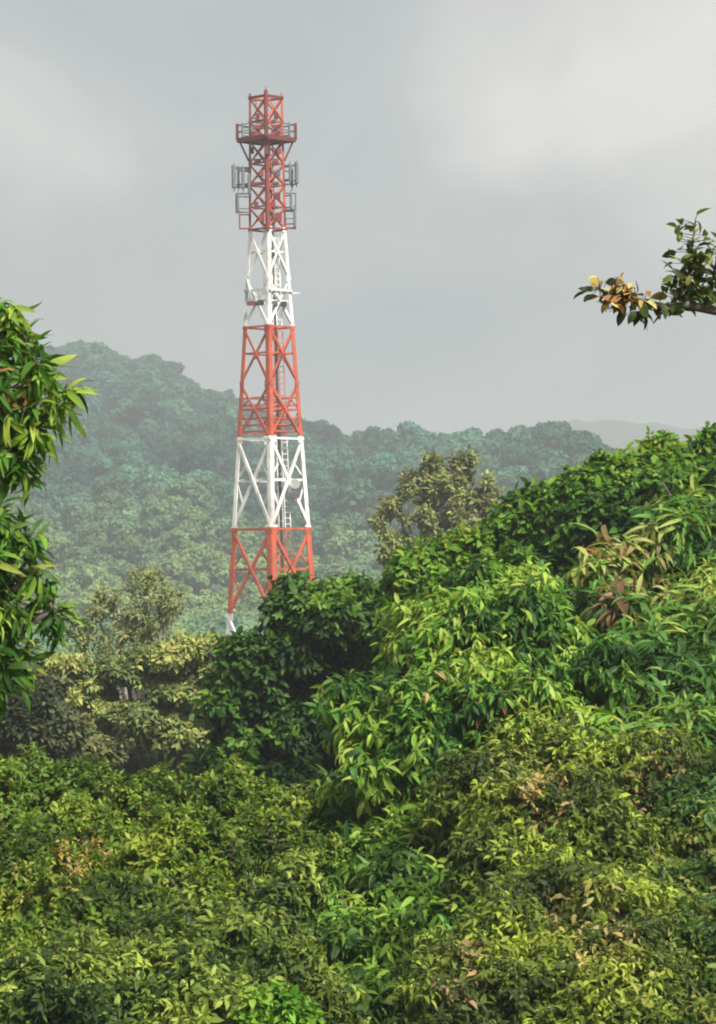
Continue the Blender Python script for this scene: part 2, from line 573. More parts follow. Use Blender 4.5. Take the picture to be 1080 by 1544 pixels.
def plain(name, col, rough=0.5, metal=0.0):
    m, t, b = new_mat(name)
    nz = N(t, 'ShaderNodeTexNoise')
    nz.inputs['Scale'].default_value = 3
    nz.inputs['Detail'].default_value = 5
    r = N(t, 'ShaderNodeValToRGB')
    r.color_ramp.elements[0].position = 0.3
    r.color_ramp.elements[0].color = tuple(c * 0.75 for c in col) + (1,)
    r.color_ramp.elements[1].position = 0.7
    r.color_ramp.elements[1].color = tuple(min(1, c * 1.12) for c in col) + (1,)
    tcn = N(t, 'ShaderNodeTexCoord')
    t.links.new(tcn.outputs['Object'], nz.inputs['Vector'])
    t.links.new(nz.outputs['Fac'], r.inputs['Fac'])
    t.links.new(r.outputs['Color'], b.inputs['Base Color'])
    b.inputs['Roughness'].default_value = rough
    b.inputs['Metallic'].default_value = metal
    return m
STEEL = plain('galvanised_steel', (0.11, 0.115, 0.115), 0.45, 0.3)
DARKRED = plain('dark_red_paint', (0.21, 0.022, 0.016), 0.7)
PLAT = plain('platform_steel', (0.12, 0.018, 0.013), 0.8)
RADOME = plain('grey_radome', (0.14, 0.15, 0.15), 0.5)
PALER = plain('pale_radome', (0.6, 0.62, 0.6), 0.45)
CABLE = plain('black_cable', (0.02, 0.02, 0.022), 0.5)
CONC = plain('concrete', (0.33, 0.32, 0.29), 0.9)

DIRS = [Vector((0, -1, 0)), Vector((1, 0, 0)), Vector((0, 1, 0)), Vector((-1, 0, 0))]   # near, right, far, left
def corner(k, y):
    p = DIRS[k % 4] * half(y)
    p.z = ty(y)
    return p
LV = [145, 181, 210, 245, 278, 311, 345, 420, 493, 578, 662, 798, 928, 1094]
for k in range(4):
    ins = -DIRS[k]
    side = (DIRS[(k + 1) % 4] - DIRS[k]).normalized()
    mb = MB()
    for a, b, w in ((1098, 798, 0.46), (798, 493, 0.34), (493, 345, 0.27), (345, 138, 0.2)):
        mb.angle(corner(k, a), corner(k, b), w, w * 0.17, side)
    mb.build('leg', PAINT, tower)
    mb = MB()
    c = corner(k, 1098)
    mb.box((c.x, c.y, c.z - 0.25), 0.9, 0.9, 0.8)
    mb.build('footing', CONC, tower)
def gusset(k, y, sz):
    """plates bolted over the joint of a leg and its braces, one to each side"""
    mb = MB()
    c = corner(k, y)
    for j in (1, -1):
        u = (DIRS[(k + j) % 4] - DIRS[k]).normalized()
        n = (DIRS[k] + DIRS[(k + j) % 4]).normalized()
        q = c + u * sz * 0.62 + n * (0.06 if j > 0 else 0.07)
        mb.bar(q - Vector((0, 0, sz * 0.55)), q + Vector((0, 0, sz * 0.55)), sz, 0.03, side=u)
    mb.build('gusset_plate', PAINT, tower)
for y in LV[6:-1]:
    for k in range(4):
        gusset(k, y, 0.55 if y > 600 else 0.4)
def beam(name, p, q, w, mat=PAINT, parent=tower, flat=0.35, off=0.0, nrm=None):
    mb = MB()
    p, q = Vector(p), Vector(q)
    if nrm is not None:
        p = p + nrm * off
        q = q + nrm * off
        s = (q - p).cross(nrm)
        mb.bar(p, q, w, w * flat, side=s)
    else:
        mb.bar(p, q, w, w * flat)
    return mb.build(name, mat, parent)
for i in range(len(LV) - 1):
    yt, yb = LV[i], LV[i + 1]
    big = yb - yt > 100
    w = 0.25 if big else (0.18 if yb - yt > 60 else 0.13)
    for k in range(4):
        nrm = (DIRS[k] + DIRS[(k + 1) % 4]).normalized()
        a0, a1 = corner(k, yt), corner(k, yb)
        b0, b1 = corner(k + 1, yt), corner(k + 1, yb)
        beam('brace', a0, b1, w, nrm=nrm, off=0.02)
        beam('brace', b0, a1, w, nrm=nrm, off=-0.06)
        # crossing of the two diagonals
        s = (a0 - b0).length / ((a0 - b0).length + (a1 - b1).length)
        x = a0.lerp(b1, s)
        f = (x.z - a1.z) / (a0.z - a1.z)
        la, lb = a1.lerp(a0, f), b1.lerp(b0, f)
        if yb - yt > 60:
            beam('strut', la, lb, w * 0.75, nrm=nrm, off=-0.12)
            if big or yt == 578:
                for e0, e1, l_ in ((a0, b1, la), (b0, a1, lb), (a1, b0, la), (b1, a0, lb)):
                    beam('stay', e0.lerp(e1, 0.26), l_, w * 0.55, nrm=nrm, off=-0.16)
        else:
            beam('strut', a0, b0, w * 1.0, nrm=nrm, off=-0.1)
    if not big:
        pass
for y, w in ((345, 0.15), (493, 0.14), (662, 0.16), (798, 0.16)):
    for k in range(4):
        nrm = (DIRS[k] + DIRS[(k + 1) % 4]).normalized()
        beam('strut', corner(k, y), corner(k + 1, y), w, mat=DARKRED if y == 345 else PAINT, nrm=nrm, off=0.07)
# closer bracing of the lower red band
for y in (600, 611, 631, 641, 651):
    for k in range(4):
        nrm = (DIRS[k] + DIRS[(k + 1) % 4]).normalized()
        beam('strut', corner(k, y), corner(k + 1, y), 0.1, nrm=nrm, off=-0.2)

# climbing ladder and cable ladder inside the right front face
def ladder(name, x0, y0, x1, y1, ya, yb, wid, step, mat, rung_w=0.05, rail=0.07):
    mb = MB()
    u = Vector((0.75, 0.66, 0)).normalized()
    za, zb = ty(ya), ty(yb)
    A, B = Vector((x0, y0, za)), Vector((x1, y1, zb))
    for s in (-1, 1):
        mb.bar(A + u * s * wid / 2, B + u * s * wid / 2, rail, rail)
    n = int((zb - za) / step)
    for i in range(1, n):
        c = A.lerp(B, i / n)
        mb.bar(c - u * wid / 2, c + u * wid / 2, rung_w, rung_w)
    return mb.build(name, mat, tower)
ladder('climbing_ladder', 1.75, -0.8, 0.62, -0.3, 1090, 350, 0.55, 0.45, PAINT)
ladder('cable_ladder', 1.0, -1.0, 0.3, -0.35, 1090, 215, 0.42, 0.9, PAINT, 0.07, 0.06)
for j, (dx, yy) in enumerate(((-0.12, 215), (0.0, 245), (0.12, 300))):
    mb = MB()
    mb.tube([(1.0 + dx * 0.75, -1.08 + dx * 0.66, 0.4), (0.3 + dx * 0.75 + 0.02, -0.43 + dx * 0.66, ty(yy))], [0.035, 0.035], 6)
    mb.build('feeder_cable', CABLE, tower)
# dark central riser of the top section
mb = MB()
mb.tube([(0.03, -half(345) - 0.10, ty(347)), (0, -half(145) - 0.10, ty(137))], [0.17, 0.14], 8)
mb.build('riser_pipe', DARKRED, tower)
mb = MB()
mb.tube([(0, -0.2, ty(146)), (0, -0.2, ty(135)), (0, -0.2, ty(126))], [0.07, 0.05, 0.02], 6)
mb.build('lightning_rod', STEEL, tower)
for k in range(4):
    nrm = (DIRS[k] + DIRS[(k + 1) % 4]).normalized()
    beam('strut', corner(k, 145), corner(k + 1, 145), 0.2, mat=PLAT, nrm=nrm, off=0.05, flat=0.5)
mb = MB()
mb.bar(corner(0, 145.5), corner(2, 145.5), 0.12)
mb.build('top_beam', PLAT, tower)

# work platform with railing
PW = 44 * MPP
zp = ty(209)
platform = None
mb = MB()
pc = [DIRS[k] * PW for k in range(4)]
for k in range(4):
    a, b = pc[k] + Vector((0, 0, zp)), pc[(k + 1) % 4] + Vector((0, 0, zp))
    mb.bar(a, b, 0.34, 0.14)
    mb.bar(a * 0.86 + Vector((0, 0, zp * 0.14)), b * 0.86 + Vector((0, 0, zp * 0.14)), 0.06, 0.34)
for j in range(-8, 9):
    t = j / 9 * PW * 0.707 * 0.98
    u, v = Vector((0.707, 0.707, 0)), Vector((-0.707, 0.707, 0))
    q = PW * 0.7
    mb.bar(u * t - v * q + Vector((0, 0, zp + 0.03)), u * t + v * q + Vector((0, 0, zp + 0.03)), 0.05, 0.13)
platform = mb.build('platform', PLAT, tower)
for k in range(4):
    top = ty(184)
    mb = MB()
    mb.bar(pc[k] + Vector((0, 0, zp)), pc[k] + Vector((0, 0, top)), 0.24)
    mb.build('railing_post', PLAT, platform)
    for h in (ty(186), ty(196)):
        mb = MB()
        mb.tube([pc[k] + Vector((0, 0, h)), pc[(k + 1) % 4] + Vector((0, 0, h))], [0.04, 0.04], 6)
        mb.build('railing', STEEL, platform)
    mb = MB()
    c = corner(k, 241)
    mb.bar(pc[k] * 0.92 + Vector((0, 0, zp - 0.1)), c, 0.14)
    mb.build('bracket', PLAT, platform)

def antenna(x, y, ya, yb, wid, mat, toward=None, dx=0.0, pipe=True):
    """panel antenna on its pipe, carried by two arms from the nearest leg"""
    za, zb = ty(yb), ty(ya)
    root_mb = MB()
    r = wid / 2
    pts = [(x + dx * t, y, za + (zb - za) * t) for t in (0, 0.03, 0.97, 1)]
    root_mb.tube(pts, [r * 0.75, r, r, r * 0.75], 8)
    a = root_mb.build('panel_antenna', mat, tower)
    mb = MB()
    mb.tube([(x, y + wid * 0.75, za - 0.25), (x + dx, y + wid * 0.75, zb + 0.2)], [0.035, 0.035], 6)
    mb.build('mounting_pipe', STEEL, a)
    s = 1 if x > 0 else -1
    for f in (0.15, 0.85):
        z = za + (zb - za) * f
        leg = Vector((s * half(TBASE_Y - z / MPP), 0, z))
        mb = MB()
        mb.bar((x, y + wid * 0.75, z), leg, 0.09)
        mb.build('mounting_arm', STEEL, a)
    return a
def frame(x0, x1, y, ya, yb, mat, w=0.1):
    mb = MB()
    za, zb = ty(yb), ty(ya)
    for x in (x0, x1):
        mb.bar((x, y, za - w / 2), (x, y, zb + w / 2), w)
    for z in (za, zb):
        mb.bar((x0 + w / 2, y, z), (x1 - w / 2, y, z), w * 0.96, w * 0.96)
    return mb.build('antenna_frame', mat, tower)
U = MPP
antenna(-50 * U, -0.3, 247, 282, 0.36, RADOME, dx=0.0)
antenna(-43 * U, 0.35, 250, 279, 0.2, RADOME)
antenna(45 * U, -0.2, 243, 276, 0.32, RADOME)
antenna(38 * U, 0.35, 252, 280, 0.2, RADOME)
antenna(-27 * U, -0.7, 262, 292, 0.24, RADOME)
frame(-47 * U, -26 * U, 0.0, 290, 318, STEEL)
antenna(-44 * U, -0.45, 291, 317, 0.2, RADOME)
antenna(-36 * U, -0.6, 252, 284, 0.26, RADOME)
antenna(35 * U, -0.6, 246, 274, 0.22, RADOME)
antenna(36 * U, -0.6, 290, 316, 0.22, RADOME)
antenna(-36 * U, -0.5, 187, 206, 0.2, RADOME)
antenna(35 * U, -0.5, 186, 206, 0.2, RADOME)
frame(-50 * U, -27 * U, 0.2, 250, 280, STEEL)
frame(26 * U, 45 * U, 0.2, 247, 276, STEEL)
frame(-25 * U, -15 * U, -0.8, 152, 178, DARKRED, 0.08)
frame(26 * U, 43 * U, 0.0, 290, 317, STEEL)
frame(26 * U, 42 * U, -0.1, 316, 343, DARKRED, 0.14)
frame(-42 * U, -27 * U, -0.1, 322, 343, DARKRED, 0.12)
frame(28 * U, 43 * U, 0.12, 328, 336, STEEL, 0.06)
antenna(41 * U, -0.35, 312, 341, 0.2, RADOME)
# radio boxes and drums among the red bracing
def radio(x, y, py, sx, sz, mat):
    mb = MB()
    mb.box((x * U, y, ty(py)), sx, 0.25, sz)
    mb.box((x * U, y + 0.17, ty(py)), sx * 0.6, 0.1, sz * 0.8)
    mb.build('radio_unit', mat, tower)
for x, y, py, sx, sz, m in ((-13, -0.9, 176, 0.34, 0.5, PLAT), (15, -0.9, 175, 0.34, 0.5, PLAT), (-14, -0.9, 191, 0.7, 0.28, DARKRED),
                            (15, -0.9, 191, 0.7, 0.28, DARKRED), (-14, -0.9, 243, 0.55, 0.34, PLAT), (14, -0.9, 243, 0.4, 0.36, DARKRED),
                            (-17, -0.85, 310, 0.36, 0.6, PLAT), (9, -0.95, 309, 0.34, 0.45, DARKRED), (0, -1.75, 228, 0.4, 0.7, PLAT),
                            (-15, -0.9, 277, 0.8, 0.22, PLAT), (-22, -0.6, 226, 0.3, 0.5, PLAT), (19, -0.9, 228, 0.3, 0.45, DARKRED), (-8, -1.2, 262, 0.3, 0.5, DARKRED), (17, -0.9, 261, 0.34, 0.5, STEEL), (16, -0.9, 296, 0.4, 0.5, PLAT), (-9, -1.2, 330, 0.45, 0.5, DARKRED), (17, -0.9, 328, 0.5, 0.7, DARKRED), (-18, -0.8, 201, 0.5, 0.4, DARKRED), (16, -0.9, 201, 0.6, 0.4, DARKRED), (13, -0.9, 277, 0.5, 0.22, PLAT),
                            (-22, -0.9, 458, 1.1, 0.28, PLAT), (-12, -1.1, 457, 0.5, 0.4, CABLE), (23, -0.8, 459, 0.45, 0.4, CABLE), (11, -1.2, 458, 0.3, 0.34, STEEL),
                            (-19, -1.0, 538, 0.4, 0.4, DARKRED), (19, -1.1, 537, 0.6, 0.4, DARKRED)):
    radio(x, y, py, sx, sz, m)
# white mounting ring and arms in the upper white band
for k in range(4):
    nrm = (DIRS[k] + DIRS[(k + 1) % 4]).normalized()
    beam('strut', corner(k, 438), corner(k + 1, 438), 0.2, mat=PALER, nrm=nrm, off=0.15)
mb = MB()
mb.bar((half(441), 0, ty(441)), (48 * U, -0.1, ty(442)), 0.13)
mb.build('antenna_arm', PALER, tower)
mb = MB()
mb.tube([(-32 * U, -0.5, ty(421)), (-24 * U, -0.5, ty(453))], [0.12, 0.14], 8)
mb.build('panel_antenna', PALER, tower)
mb = MB()
mb.bar((-24 * U, -0.5, ty(450)), (-half(450), 0, ty(450)), 0.08)
mb.bar((-30 * U, -0.5, ty(428)), (-half(428), 0, ty(428)), 0.08)
mb.build('mounting_arm', PALER, tower)
def drum(x, y, py, r, mat):
    mb = MB()
    c = Vector((x * U, y, ty(py)))
    mb.tube([c + Vector((0, 0.22, 0)), c, c - Vector((0, 0.03, 0))], [r * 0.92, r, r * 0.9], 14)
    mb.build('microwave_drum', mat, tower)
drum(36, -1.3, 731, 0.42, CONC)
drum(37, -1.4, 748, 0.3, STEEL)
drum(-22, -0.6, 446, 0.24, PALER)
drum(7, -1.3, 441, 0.26, PALER)

# ------------------------------------------------------------------ leafy trees
def leaf_shape(width, bend, fold, rows):
    """leaf of length 1 along +Y: base point, rows of three, tip point; all triangles"""
    V = [(0, 0, 0)]
    ts = [(i + 1) / (rows + 1) for i in range(rows)]
    def curve(t):
        a = bend * t
        if abs(bend) < 1e-4:
            return t, 0.0
        return math.sin(a) / bend, -(1 - math.cos(a)) / bend
    for t in ts:
        w = width * 0.5 * (math.sin(math.pi * min(1, t ** 0.82)) ** 0.75)
        y, z = curve(t)
        V += [(-w, y, z + fold * w), (0, y, z), (w, y, z + fold * w)]
    y, z = curve(1)
    V.append((0, y, z))
    F = [(0, 2, 1), (0, 3, 2)]
    for r in range(rows - 1):
        b = 1 + r * 3
        for c in (0, 1):
            F += [(b + c, b + c + 1, b + c + 4), (b + c, b + c + 4, b + c + 3)]
    b = 1 + (rows - 1) * 3
    t = len(V) - 1
    F += [(b, b + 1, t), (b + 1, b + 2, t)]
    return np.array(V), np.array(F)
SHAPES = {
    'lance': [leaf_shape(0.24, bd, 0.35, 3) for bd in (0.5, 1.0, 1.6)],
    'long': [leaf_shape(0.15, bd, 0.3, 4) for bd in (1.0, 1.7, 2.3)],
    'oval': [leaf_shape(0.46, bd, 0.3, 3) for bd in (0.2, 0.6, 1.1)],
    'slender': [leaf_shape(0.19, bd, 0.3, 3) for bd in (0.4, 0.9, 1.5)],
    'small': [leaf_shape(0.46, bd, 0.3, 1) for bd in (0.2, 0.7, 1.0)],
    'narrow': [leaf_shape(0.34, bd, 0.3, 2) for bd in (0.4, 0.9, 1.4)],
}
CAMP = np.array((0, 0, CAM_Z))
class Tree:
    pass
TREES = []
def ramp(cols, n=10, jit=0.13, seed=0):
    """n leaf colours along a list of leaf pigments"""
    r = np.random.default_rng(seed)
    c = np.array(cols, float) * [1.0, 1.0, 0.8]
    x = np.linspace(0, len(c) - 1, n)
    out = np.stack([np.interp(x, np.arange(len(c)), c[:, i]) for i in range(3)], 1)
    return np.clip(out * r.uniform(1 - jit, 1 + jit, (n, 3)), 0.003, 0.6)
def make_tree(name, label, d, lobes, shape, leaf_px, sp, nleaf, pal, droop=0.5, spread=(0.5, 1.7), bias=0.0, foot=None, seed=1, mat=None,
              n_leaf_objects=300, subs=9, flat=1.0, sub_r=(0.24, 0.58), inner=0.55, accents=(), bark=None, gaps=0.12, stem=0.7, up=0.35, thick=0.022, forkh=0.62, slope=0.0, holes=0.0, cat='tree', roll=0.5, core=True):
    """lobes: (photo x, photo y, radius px[, extra distance]) of the boughs of the crown; leaf_px, sp: leaf length and spray spacing in photo pixels"""
    rng = np.random.default_rng(seed)
    T = Tree()
    m = d / FPX
    yc = min(l[1] for l in lobes)
    big = [(P(l[0], l[1], d + (l[3] if len(l) > 3 else 0) - slope * (l[1] - yc)), l[2] * m) for l in lobes]
    blobs = []
    for c, r in big:
        if core:
            blobs.append((c, r * 0.74, c, r))
        u = unit(rng, subs)
        u[:, 1] -= 0.25
        u[:, 2] += 0.15
        u /= np.linalg.norm(u, axis=1, keepdims=True)
        for w in u:
            q = c + w * r * rng.uniform(0.55, 0.8) * [1, 1, flat]
            blobs.append((q, r * rng.uniform(*sub_r), c, r))
    bc = np.array([b[0] for b in blobs])
    br = np.array([b[1] for b in blobs])
    rb = float(np.median([r for _, r in big]))
    PS, AX = [], []
    spm = sp * m
    for i, (c, r, C0, R0) in enumerate(blobs):
        for shell, dens in ((1.0, 1.0), (0.72, inner)):
            n = int(4 * math.pi * (r * shell) ** 2 / spm ** 2 * dens) + 1
            u = unit(rng, n)
            # the back and the underside of a bough carry fewer sprays
            keep = rng.random(n) < np.where(u[:, 1] > 0.35, 0.45, 1.0)
            keep &= rng.random(n) < np.where(u[:, 2] < -0.6, 0.5, 1.0)
            u = u[keep]
            p = c + u * r * shell * (rng.uniform(0.84, 1.1, (len(u), 1)) + (rng.random((len(u), 1)) < 0.1) * rng.uniform(0.1, 0.4, (len(u), 1))) * [1, 1, flat]
            # drop what lies deep inside another bough
            dd = np.linalg.norm((p[:, None] - bc[None]) / [1, 1, flat], axis=2) / br[None]
            dd[:, i] = 9
            ok = dd.min(1) > 0.6
            # natural holes
            g = np.sin(p @ [2.1, 1.3, 2.7] / (r * 1.1) + i) * np.sin(p @ [-1.7, 2.2, 1.1] / (r * 0.9) + 2 * i)
            ok &= ~((g > 0.55) & (rng.random(len(p)) < gaps * 5))
            # wider breaks between the boughs
            g2 = np.sin(p @ np.array([2.3, 0.9, 2.9]) / (rb * 0.42) + seed) + np.sin(p @ np.array([-2.6, 1.1, 1.4]) / (rb * 0.36) + 1.7 * seed)
            ok &= ~((g2 > 0.75) & (rng.random(len(p)) < holes))
            p, u = p[ok], u[ok]
            o_ = (p - C0) / R0
            PS.append(p)
            AX.append(u * 0.8 + o_ * 0.6 + np.array([0, 0, up]))
    PS, AX = np.concatenate(PS), np.concatenate(AX)
    AX += rng.normal(0, 0.25, AX.shape)
    AX /= np.linalg.norm(AX, axis=1, keepdims=True)
    # sprays far outside the picture are thinned out
    qx, qy, _ = project(PS)
    far = (qx < -160) | (qx > 1240) | (qy > 1700)
    ok = ~far | (rng.random(len(PS)) < 0.35)
    PS, AX = PS[ok], AX[ok]
    nc = len(PS)
    lm = leaf_px * m
    csize = rng.uniform(0.65, 1.25, nc)
    K = len(pal)
    # spray colour: slow drift over the crown plus chance
    sc = 1.0 / (max(r for _, r in big) * 0.9)
    drift = 0.5 + 0.3 * np.sin(PS @ np.array([1.9, 1.1, 0.8]) * sc + seed) + 0.25 * np.sin(PS @ np.array([-1.2, 0.7, 2.1]) * sc * 1.7 + 2 * seed)
    ctone = np.clip(drift * 0.75 + rng.normal(0.12, 0.22, nc) + bias, 0, 1)
    nl = max(2, nleaf)
    idx = np.repeat(np.arange(nc), nl)
    kk = np.tile(np.arange(nl), nc)
    ax = AX[idx]
    t = np.cross(ax, np.array([0.21, 0.13, 0.97]))
    t /= np.linalg.norm(t, axis=1, keepdims=True) + 1e-9
    b = np.cross(ax, t)
    az = kk * 2.39996 + rng.uniform(0, 6.28, nc)[idx] + rng.normal(0, 0.25, len(idx))
    th = spread[0] + (spread[1] - spread[0]) * (kk + 0.5) / nl + rng.normal(0, 0.18, len(idx))
    dr = ax * np.cos(th)[:, None] + (t * np.cos(az)[:, None] + b * np.sin(az)[:, None]) * np.sin(th)[:, None]
    dr[:, 2] -= droop * rng.uniform(0.5, 1.3, len(idx))
    dr /= np.linalg.norm(dr, axis=1, keepdims=True)
    M = rot_frames(dr, ax + np.array([0, -0.25, 0.9]), rng, roll)
    Ls = lm * csize[idx] * rng.uniform(0.5, 1.2, len(idx))
    pos = PS[idx] - ax * (kk / nl * stem * lm)[:, None] + rng.normal(0, 0.06 * lm, (len(idx), 3))
    tone = np.clip(ctone[idx] + rng.normal(0, 0.17, len(idx)), 0, 0.999)
    pi = (tone * K).astype(int)
    T.pal = np.array(pal, float)
    # dry or fresh patches that the photograph shows in the crown: (photo x, y, radius px, colour, share)
    for (ax_, ay_, ar_, col, share) in accents:
        T.pal = np.vstack([T.pal, col])
        qx, qy, _ = project(PS)
        hit = ((qx - ax_) ** 2 + (qy - ay_) ** 2 < ar_ ** 2) & (rng.random(nc) < share)
        pi = np.where(hit[idx] & (rng.random(len(idx)) < 0.65), len(T.pal) - 1, pi)
    M[:, :, 0] *= rng.uniform(0.7, 1.25, len(idx))[:, None]
    T.M, T.pos, T.L, T.pi = M, pos, Ls, pi
    T.si = rng.integers(0, 3, len(idx))
    T.shape, T.name, T.label, T.nobj, T.mat, T.cat = shape, name, label, n_leaf_objects, mat or LEAF, cat
    # trunk and limbs
    cen = np.average([c for c, r in big], axis=0, weights=[r for c, r in big])
    if foot is None:
        foot = (cen[0], cen[1] + max(r for _, r in big) * 0.6)
    T.thick, T.forkh = thick, forkh
    T.foot = np.array([foot[0], foot[1], -0.6])
    T.big, T.blobs, T.bark = big, blobs, bark or BARK
    T.cen = cen
    TREES.append(T)
    return T

def v3(a):
    return Vector([float(x) for x in a])
def finish_tree(T, sel):
    root = thing(T.name, T.label, T.cat, v3(T.foot))
    off = T.foot
    rmax = max(r for _, r in T.big)
    low = min(c[2] - r for c, r in T.big)
    fork = T.foot * 0.35 + T.cen * 0.65
    fork[1] = T.cen[1] + 0.8 * rmax
    fork[2] = T.foot[2] + (T.cen[2] - T.foot[2]) * T.forkh
    h = T.cen[2] - T.foot[2]
    rt = T.thick * h
    mb = MB()
    a = T.foot
    mb.tube([v3(a - off), v3(a * 0.6 + fork * 0.4 - off + [0.08 * rmax, 0, 0]), v3(fork - off)], [rt * 1.25, rt * 0.95, rt * 0.75], 9)
    mb.build('trunk', T.bark, root, True)
    for j, (c, r) in enumerate(T.big):
        mb = MB()
        mid = fork * 0.45 + c * 0.55 + [0, 0, -0.12 * r]
        mb.tube([v3(fork - off), v3(mid - off), v3(c - off)], [rt * 0.55, rt * 0.38, rt * 0.2], 7)
        for q, rr, C0, R0 in T.blobs:
            if C0 is c and q is not c:
                hsh = (abs(q[0] * 37.1 + q[2] * 91.7) % 1.0)
                end = q + (q - c) * 0.35 if hsh > 0.3 else q + (q - c) / np.linalg.norm(q - c) * rr * (1.0 + hsh)
                mb.tube([v3(c - off), v3((c + q) / 2 - off + [0, 0, -0.05 * r]), v3(q - off), v3(end - off)], [rt * 0.17, rt * 0.12, rt * 0.06, rt * 0.025], 5)
        mb.build('limb', T.bark, root, True)
    tm = SHAPES[T.shape]
    rest = np.ones(len(T.pos), bool)
    rest[sel] = False
    Vs, Fs, Ts, k = [], [], [], 0
    for s in range(3):
        V, F = tm[s]
        ii = np.where(rest & (T.si == s))[0]
        v = (T.pos[ii] - off)[:, None] + np.einsum('nij,kj->nki', T.M[ii], V) * T.L[ii][:, None, None]
        Vs.append(v.reshape(-1, 3))
        Fs.append((k + np.arange(len(ii))[:, None, None] * len(V) + F[None]).reshape(-1, 3))
        Ts.append(np.repeat(T.pal[T.pi[ii]], len(V), axis=0))
        k += len(ii) * len(V)
    o = link('crown', raw_mesh('crown', np.concatenate(Vs), np.concatenate(Fs), tint=np.concatenate(Ts), mat=T.mat), root)
    o['kind'] = 'stuff'
    cache = {}
    for i in sel:
        key = (int(T.si[i]), int(T.pi[i]))
        if key not in cache:
            V, F = tm[key[0]]
            cache[key] = raw_mesh('leaf', V, F, tint=T.pal[key[1]], mat=T.mat)
        lo = bpy.data.objects.new('leaf', cache[key])
        m4 = Matrix.Identity(4)
        R = T.M[i] * T.L[i]
        for r_ in range(3):
            for c_ in range(3):
                m4[r_][c_] = float(R[r_, c_])
            m4[r_][3] = float(T.pos[i, r_] - off[r_])
        C.objects.link(lo)
        lo.parent = root
        lo.matrix_local = m4

DK, MD, LT, YL = (0.014, 0.04, 0.012), (0.035, 0.095, 0.018), (0.085, 0.17, 0.028), (0.2, 0.26, 0.05)
OL, OLL, TAN, BRN = (0.055, 0.07, 0.022), (0.13, 0.14, 0.045), (0.3, 0.22, 0.09), (0.11, 0.055, 0.025)

# left foreground tree with drooping lance leaves
make_tree('mango_tree', 'close tree at the left picture edge with long drooping glossy green leaves', 22,
          [(-170, 640, 130), (-170, 860, 150), (-30, 560, 58), (16, 470, 13), (10, 495, 18), (40, 515, 24), (62, 560, 34), (92, 598, 34), (-10, 620, 66), (45, 640, 44), (-20, 700, 66), (28, 695, 34), (-45, 780, 72), (5, 775, 38), (30, 820, 34),
           (-20, 850, 70), (50, 870, 32), (78, 922, 34), (20, 925, 46), (-30, 960, 70), (20, 995, 42), (-20, 1025, 45)],
          'slender', 47, 39, 9, ramp([(0.02, 0.06, 0.01), (0.06, 0.15, 0.02), (0.13, 0.24, 0.03), (0.28, 0.37, 0.06)], seed=1), droop=0.6, seed=4, foot=(-6.5, 24.5), forkh=0.9, subs=6, thick=0.007, sub_r=(0.25, 0.5), inner=0.6,
          gaps=0.3, holes=0.8, up=0.2, stem=0.9, roll=0.7, accents=[(0, 580, 50, (0.25, 0.12, 0.05), 0.2), (60, 990, 50, (0.33, 0.36, 0.06), 0.4), (20, 860, 40, (0.3, 0.34, 0.06), 0.25)])
# big rounded tree behind on the right
make_tree('broadleaf_tree', 'tall domed deep green tree on the right whose top meets the skyline', 62,
          [(1010, 765, 100), (1090, 800, 115), (900, 800, 105), (805, 855, 92), (710, 895, 80), (645, 915, 66), (990, 870, 130, 2), (860, 920, 130, 2), (740, 970, 120, 2),
           (1160, 850, 140, 1), (930, 728, 56), (1020, 700, 48), (845, 765, 54), (655, 862, 48), (1075, 705, 48), (616, 862, 36), (718, 828, 44), (785, 788, 44)],
          'oval', 17, 11.5, 9, ramp([(0.018, 0.05, 0.01), (0.045, 0.11, 0.014), (0.085, 0.18, 0.02), (0.16, 0.27, 0.035)], seed=2), droop=0.45, seed=7, subs=9, gaps=0.1)
# light mango in the middle
make_tree('mango_tree', 'bright yellow green tree with hanging lance leaves in the middle of the picture', 43,
          [(740, 950, 105), (650, 1000, 100), (820, 1000, 100), (580, 1080, 80), (690, 1090, 110), (800, 1100, 100), (760, 900, 60), (700, 920, 50), (900, 1060, 80), (620, 1160, 80, 1)],
          'lance', 25, 17.5, 11, ramp([(0.018, 0.055, 0.012), (0.05, 0.14, 0.02), (0.13, 0.27, 0.035), (0.27, 0.42, 0.08)], seed=3), droop=0.85, seed=12, bias=0.03, holes=0.6, slope=0.02, subs=8, stem=1.0, up=0.5,
          accents=[(650, 1030, 40, TAN, 0.2), (740, 1040, 60, BRN, 0.15)])
# right tree with long arching leaves
make_tree('drooping_tree', 'tree at the right edge with long arching leaves and dry brown patches', 44,
          [(1060, 830, 95), (970, 850, 62), (1070, 960, 120), (960, 960, 80), (1160, 900, 130), (900, 880, 48), (1010, 1060, 105), (1110, 1080, 110), (1065, 790, 40), (940, 1080, 80), (1010, 1160, 100), (1100, 1190, 100), (920, 1150, 70)],
          'long', 43, 25, 12, ramp([(0.025, 0.07, 0.018), (0.06, 0.145, 0.03), (0.13, 0.23, 0.05), (0.27, 0.36, 0.1)], seed=4), droop=0.5, seed=15, subs=8, holes=0.5, slope=0.012, stem=0.6, up=0.6, spread=(0.3, 1.4),
          accents=[(930, 850, 75, (0.22, 0.17, 0.07), 0.2), (890, 825, 50, (0.22, 0.11, 0.05), 0.4), (940, 820, 60, (0.36, 0.38, 0.13), 0.35), (965, 890, 45, (0.14, 0.075, 0.04), 0.5), (970, 850, 60, (0.3, 0.32, 0.1), 0.2)])
